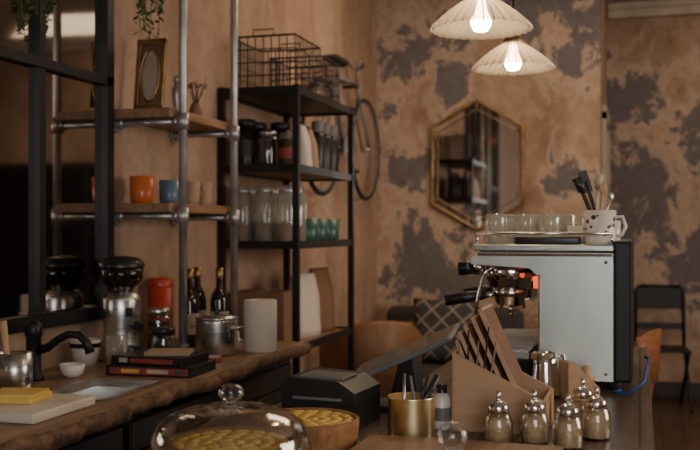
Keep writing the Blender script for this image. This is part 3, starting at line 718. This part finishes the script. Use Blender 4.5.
MB().box((0, 0, .012), (.185, .09, .024), 'blackp', bev=.006, seg=3).obj("black_tray", loc=(-.255, 2.865, ZT), label="flat black plastic case on the espresso machine", cat="tray")
sm = top("spotted_mug", "white mug with brown spots holding brushes", "mug", (-.110, 2.865, ZT))
R_ = .046; Hh = .098
MB().lathe(vessel(.042, R_, Hh, .003, .005, [(R_, .012)]), 'white', seg=40).obj("mug_body", sm)
q = MB(); rnd = random.Random(4)
for i in range(30):
    a = rnd.random()*2*PI; z = .015+.07*rnd.random(); s_ = .003+.004*rnd.random(); vs = []
    for k in range(10):
        an = 2*PI*k/10; aa = a+s_*1.1*math.cos(an)/R_; vs.append(((R_+.0006)*math.cos(aa), (R_+.0006)*math.sin(aa), z+s_*math.sin(an)))
    q.add(vs, [list(range(10))], 'spot')
o = q.obj("spots", sm); o["kind"] = "stuff"
MB().tube([(.044, 0, .078), (.063, 0, .08), (.072, 0, .052), (.061, 0, .027), (.044, 0, .024)], .005, 'white').obj("handle", sm)
def stick(name, label, cat, base, tip, r, k, head=None, hk=None):
    b_ = Vector(base); t_ = Vector(tip)-b_; hk = hk or k
    q = MB().tube([(0, 0, 0), t_*.5, t_], [r*.8, r, r*.8], k, 8)
    if head == 'spoon': q.ball(t_, r*2.6, hk, (1, .35, 1.6), 12)
    if head == 'brush': q.cyl(t_*.9, t_*1.15, r*1.6, hk, r*2.2, 10)
    if head == 'blade': q.box(t_*1.0, (r*4, r*1., t_.length*.35), hk, rot=(0, math.atan2(t_.x, t_.z), 0), bev=r*.3)
    return q.obj(name, loc=base, label=label, cat=cat)
mz = ZT+.007; mx, my = -.110, 2.865
stick("brush", "black handled brush in the spotted mug", "brush", (mx+.01, my, mz), (mx-.055, my, mz+.160), .0065, 'blackp', 'brush')
stick("spatula", "black spatula in the spotted mug", "spatula", (mx+.015, my+.018, mz), (mx-.04, my+.014, mz+.175), .006, 'blackp', 'blade')
stick("wooden_spoon", "wooden spoon in the spotted mug", "spoon", (mx-.005, my-.018, mz), (mx+.01, my-.015, mz+.15), .0045, 'wood', 'spoon')
stick("whisk_handle", "pale wooden brush in the spotted mug", "brush", (mx-.020, my+.015, mz), (mx-.004, my+.02, mz+.17), .006, 'cream', 'brush')
stick("teaspoon", "steel spoon in the spotted mug", "spoon", (mx-.012, my-.004, mz), (mx+.032, my+.005, mz+.13), .003, 'steel', 'spoon')
mug("cup", "white cup on the machine beside the spotted mug", (-.085, 2.98, ZT), 1.2, 'white', .032, .07)

MB().tube([(.035, 2.95, .98), (.045, 2.86, .99), (.03, 2.74, .94), (-.01, 2.72, .908), (-.05, 2.76, .906), (-.03, 2.8, .906)], .004, 'cable', 8).obj("blue_cable", loc=(-.02, 0, 0), label="blue cable looping behind the espresso machine", cat="cable")

# ------------------------------------------------------------------ bar items
def pitcher(loc, r, h, rot, label):
    t = top("milk_pitcher", label, "pitcher", loc, rot, "steel milk pitchers on the bar")
    MB().lathe(vessel(r, r*.82, h, .0015, .003, [(r*1.04, h*.1), (r*1.02, h*.4), (r*.84, h*.75)]), 'chrome', seg=36).obj("pitcher_body", t)
    MB().tube([(r*.8, 0, h*.9), (r*1.5, 0, h*.92), (r*1.65, 0, h*.6), (r*1.5, 0, h*.25), (r*1.0, 0, h*.2)], .004, 'chrome').obj("handle", t)
    MB().prism([(-r*.78, -r*.3), (-r*1.12, 0), (-r*.78, r*.3)], h*.88, h*1.0, 'chrome').obj("pouring_lip", t)
pitcher((-.245, 2.66, .90), .038, .12, .6, "polished steel milk pitcher by the espresso machine")
pitcher((-.355, 2.64, .90), .034, .11, 2.2, "smaller steel milk pitcher on the bar")
tp = top("tamping_stand", "light wooden tamping stand beside the machine", "stand", (-.155, 2.67, .90), .5)
MB().prism([(-.045, 0), (.045, 0), (.045, .03), (-.03, .10), (-.045, .10)], -.03, .03, 'wood', R).obj("stand_block", tp)
MB().lathe([(1e-5, .0), (.022, .0), (.022, .01), (.008, .018), (.012, .035), (1e-5, .04)], 'wood', (.02, 0, .048)).obj("tamper", tp)
sd = top("sugar_dispenser", "glass sugar dispenser with chrome pouring lid", "sugar dispenser", (-.285, 2.045, .90), group="glass sugar dispensers on the bar")
MB().lathe(vessel(.029, .019, .076, .002, .004, [(.031, .006), (.031, .045), (.026, .062)]), 'glass', seg=36).obj("glass_body", sd)
MB().lathe([(1e-5, .0045), (.027, .0045), (.0285, .008), (.0285, .044), (.024, .056), (1e-5, .060)], 'sugar').obj("sugar", sd)
MB().lathe([(.021, .068), (.022, .070), (.022, .080), (.018, .087), (.007, .092), (1e-5, .092)], 'chrome', seg=32).obj("lid", sd)
MB().tube([(0, 0, .09), (0, 0, .103), (.001, 0, .112)], [.0055, .0045, .004], 'chrome', 12).obj("pouring_spout", sd)
for (x, y) in ((-.2135, 2.075), (-.1425, 2.05), (-.125, 2.28), (-.09, 2.16)): dup(sd, (x, y, .90), random.random()*6)
cx_, cy_ = -.30, 2.255
cd = top("wooden_caddy", "light plywood caddy holding kraft menu boards", "caddy", (cx_, cy_, .90), .0)
W_, D_ = .20, .19
q = MB().box((0, 0, .004), (W_, D_, .008), 'wood')
for s_ in (-1, 1):
    q.prism([(-W_/2, 0), (W_/2, 0), (W_/2, .075), (-W_/2, .175)], -.004, .004, 'wood', Matrix.Translation((0, s_*D_/2, 0)) @ R)
q.box((-W_/2, 0, .0875), (.008, D_, .175), 'wood').box((W_/2, 0, .0375), (.008, D_, .075), 'wood')
q.obj("caddy_box", cd)
for i, (x, L, a) in enumerate(((-.225, .285, -.43), (-.250, .265, -.43), (-.275, .245, -.43), (-.300, .225, -.41), (-.325, .20, -.36))):
    wd = .16
    q = MB().box((0, 0, L/2), (.007, wd, L), 'kraft', bev=.002).box((0, -wd/2-.001, L/2), (.009, .004, L), 'wood').box((0, 0, L), (.009, wd, .006), 'wood')
    q.obj("kraft_menu", loc=(x, cy_, .911), label="brown kraft menu board slotted in plywood caddy", cat="menu", group="kraft menu boards in the caddy", rx=(0, a, 0))
for i in range(5):
    x = -.392+.011*i; y = cy_-.085
    stick("wooden_stirrer", "slim dark stick standing in the plywood caddy", "stick", (x+.01, y, .912), (x+.012*i-.0, y, 1.10+.05*random.random()), .0022, 'coffee' if i % 2 else 'kraft2')
tn = []
for i in range(19):
    z = .004+i*.0045; tn += [(.0512, z), (.0496, z+.0022)]
MB().lathe([(1e-5, 0), (.051, 0), (.052, .003)]+tn+[(.052, .090), (.049, .090), (.048, .005), (1e-5, .005)], 'tin', seg=48).obj("ribbed_tin", loc=(-.475, 2.06, .90), label="ribbed gold tin can holding pens on the bar", cat="tin can")
for (dx, dy, tx, ty, k, nm, lb) in ((.0, .01, .035, .01, 'blackp', "pen", "black pen leaning in the gold tin"), (-.01, 0, .055, .02, 'blackp', "scissors", "black scissor handle in the gold tin"), (.02, -.01, .0, -.01, 'grey', "pen", "grey pen in the gold tin"), (-.02, .01, -.02, .02, 'steel', "pen", "steel pen in the gold tin")):
    stick(nm, lb, "pen" if nm == "pen" else "scissors", (-.475+dx, 2.06+dy, .908), (-.475+tx, 2.06+ty, 1.035), .004 if nm == "pen" else .008, k)
wb = top("white_bottle", "small white bottle with black cap on the bar", "bottle", (-.43, 2.17, .90))
MB().lathe([(1e-5, 0), (.019, 0), (.02, .004), (.02, .07), (.012, .082), (1e-5, .082)], 'white').obj("bottle_body", wb)
MB().lathe([(.012, .08), (.012, .1), (1e-5, .101)], 'blackp').obj("bottle_cap", wb)
MB().lathe([(.0204, .02), (.0204, .05)], 'grey').obj("bottle_label", wb)
pn = top("receipt_printer", "black receipt printer standing on the bar", "printer", (-.69, 2.165, .90), -.08)
MB().prism([(-.09, 0), (.09, 0), (.09, .085), (.05, .11), (-.075, .115), (-.09, .10)], -.085, .085, 'blackp', R).obj("printer_body", pn)
MB().box((.0, -.02, .113), (.11, .09, .008), 'grey', bev=.003, rot=(0, .03, 0)).obj("printer_lid", pn)
MB().box((0, -.087, .07), (.12, .003, .006), 'grey').box((-.06, -.087, .03), (.03, .003, .01), 'label').obj("paper_slot", pn)
td = top("till_display", "flat till screen on a dark angled stand", "display", (-.575, 2.40, .90), 0)
o = MB().box((0, 0, 0), (.29, .19, .012), 'grey', bev=.004).obj("screen_housing", td); o.location = (0, 0, .135); o.rotation_euler = (.12, -.43, 0)
o = MB().box((0, 0, .0065), (.27, .17, .001), 'screen').obj("screen", td); o.location = (0, 0, .135); o.rotation_euler = (.12, -.43, 0)
MB().box((0, 0, .006), (.16, .14, .012), 'black', bev=.004).prism([(-.03, .01), (.05, .01), (.03, .14), (.0, .128)], -.04, .04, 'black', R).obj("stand", td)
MB().box((0, 0, .011), (.40, .34, .022), 'wood2', bev=.005).obj("serving_board", loc=(-.345, 1.80, .90), label="dark wooden serving board lying on the bar", cat="board")
gj = top("stoppered_jar", "clear glass jar with round ball stopper", "jar", (-.262, 1.40, .90))
MB().lathe(vessel(.05, .03, .115, .003, .005, [(.054, .01), (.054, .085), (.045, .105)]), 'glass', seg=40).obj("jar_body", gj)
MB().lathe([(1e-5, .112), (.028, .114), (.033, .122), (.02, .127), (.01, .13)], 'glass').ball((0, 0, .149), .023, 'glass', seg=28).obj("ball_stopper", gj)
MB().lathe([(1e-5, .006), (.048, .006), (.05, .07), (1e-5, .075)], 'kraft2').obj("jar_contents", gj)

def cake(loc, r, h, label, nm="pie"):
    t = top(nm, label, "cake", loc)
    MB().lathe([(1e-5, 0), (r*.92, 0), (r*.97, .004), (r, h*.8), (r*1.01, h), (r*.97, h*1.1), (r*.93, h*1.0), (r*.92, h*.9), (1e-5, h*.9)], 'crust', seg=96, pleat=(32, .012)).obj("crust", t)
    MB().lathe([(1e-5, h*.97), (r*.6, h*.98), (r*.92, h*.92)], 'yellow', seg=48).obj("filling", t)
    q = MB()
    for ring, cnt in ((.82, 18), (.6, 13), (.38, 8), (.14, 3)):
        for i in range(cnt):
            a = 2*PI*i/cnt+ring*3; x = r*ring*math.cos(a); y = r*ring*math.sin(a)
            q.lathe([(1e-5, .003), (.008, .0026), (.011, 0), (.008, -.003)], 'cheese', (x, y, h*.985), 10, T=Matrix.Rotation(a, 4, 'Z') @ Matrix.Rotation(.12, 4, 'Y') @ Matrix.Diagonal((1, 1.5, 1, 1)))
    q.obj("fruit_slices", t)
    return t
MB().lathe([(1e-5, 0), (.09, 0), (.095, .006), (.155, .012), (.16, .018), (.155, .02), (.09, .014), (1e-5, .014)], 'white', seg=64).obj("cake_plate", loc=(-.713, 1.634, .90), label="round pale cake plate under a glass dome", cat="plate")
cake((-.713, 1.634, .9145), .118, .050, "yellow fruit tart with golden crust under dome")
dm = top("glass_dome", "clear glass cake dome with round knob", "cake dome", (-.713, 1.634, .9195))
pr_ = [(.1455, 0), (.148, .002), (.147, .03), (.143, .055), (.132, .078), (.11, .095), (.075, .107), (.035, .112), (.012, .113)]
MB().lathe(pr_+[(r-.0025, z-.0025) for r, z in pr_[::-1][:-1]]+[(.1455, 0)], 'glass', seg=72).obj("dome", dm)
MB().lathe([(.010, .111), (.009, .118), (.014, .121), (.022, .128), (.024, .136), (.020, .145), (.010, .150), (1e-5, .151)], 'glass', seg=32).obj("knob", dm)
MB().lathe([(1e-5, 0), (.11, 0), (.115, .004), (1e-5, .004)], 'white', seg=48).obj("cake_plate", loc=(-.665, 1.915, .90), label="flat pale plate under the second tart", cat="plate")
cake((-.665, 1.915, .9045), .108, .052, "yellow glazed tart with browned crust on plate")

# ------------------------------------------------------------------ pendant lamps
def pend(loc, label):
    t = top("pendant_lamp", label, "lamp", loc, group="glass pendant lamps above the bar")
    pf = [(.128, 0), (.12, .012), (.09, .04), (.055, .066), (.032, .08), (.03, .085)]
    q = MB().lathe(pf+[(r-.003, z-.001) for r, z in pf[::-1]]+[pf[0]], 'frost', seg=240, pleat=(30, .035))
    for i in range(30):
        a = 2*PI*(i+.5)/30
        q.tube([((r*.97)*math.cos(a), (r*.97)*math.sin(a), z-.0005) for r, z in pf[:-1]], .0015, 'rib', 5)
    q.obj("lamp_shade", t)
    MB().lathe([(1e-5, .078), (.03, .078), (.032, .09), (.022, .105), (.016, .135), (.006, .145), (1e-5, .146)], 'gold', seg=32).obj("lamp_holder", t)
    MB().lathe([(1e-5, -.006), (.018, -.002), (.026, .013), (.026, .026), (.015, .05), (.012, .078), (1e-5, .079)], 'bulb', seg=28).obj("bulb", t)
    MB().cyl((0, 0, .145), (0, 0, 3.2-loc[2]-.02), .003, 'black').lathe([(.05, 3.2-loc[2]-.03), (.05, 3.2-loc[2]), (1e-5, 3.2-loc[2])], 'black').obj("cord", t)
pend((-.388, 2.47, 1.86), "lit ribbed glass pendant lamp hanging over the bar")
pend((-.385, 3.10, 1.86), "lit ribbed glass pendant lamp hanging beyond another")

# ------------------------------------------------------------------ lights
def area(name, loc, tgt, sx, sy, p, c):
    l = bpy.data.lights.new(name, 'AREA'); l.shape = 'RECTANGLE'; l.size = sx; l.size_y = sy; l.energy = p; l.color = c
    o = bpy.data.objects.new(name, l); COL.objects.link(o); o.location = loc
    o.rotation_euler = (Vector(tgt)-Vector(loc)).to_track_quat('-Z', 'Y').to_euler(); return o
area("right_fill_light", (2.9, 3.6, 1.7), (-1.5, 4.4, 1.1), 2.6, 1.5, 92, (1, .86, .72))  # fill added out of view on the right for the back wall; no window there
area("near_fill_light", (.9, -2.3, 1.8), (-.4, 3, 1.0), 2.4, 1.6, 78, (.96, .97, 1))  # unseen panel added behind the camera to brighten the bar and chrome
area("ceiling_glow", (-.5, 5.2, 3.1), (-.6, 5.4, 0), 1.4, 1.4, 30, (1, .76, .52))
area("ceiling_glow", (.9, 7.3, 3.1), (.6, 7.6, 0), 1.0, 1.0, 6, (1, .78, .55))
wd = bpy.data.worlds.new("world"); bpy.context.scene.world = wd; wd.use_nodes = True
wd.node_tree.nodes["Background"].inputs[0].default_value = (.5, .4, .3, 1); wd.node_tree.nodes["Background"].inputs[1].default_value = .1

# ------------------------------------------------------------------ camera
cd_ = bpy.data.cameras.new("camera"); cam = bpy.data.objects.new("camera", cd_); COL.objects.link(cam)
cam.location = (0, 0, 1.35); cam.rotation_euler = (PI/2, 0, math.radians(16.6))
cd_.lens = 50; cd_.sensor_width = 36; cd_.shift_y = 5/700
cd_.dof.use_dof = True; cd_.dof.focus_distance = 2.4; cd_.dof.aperture_fstop = 4.0
bpy.context.scene.camera = cam
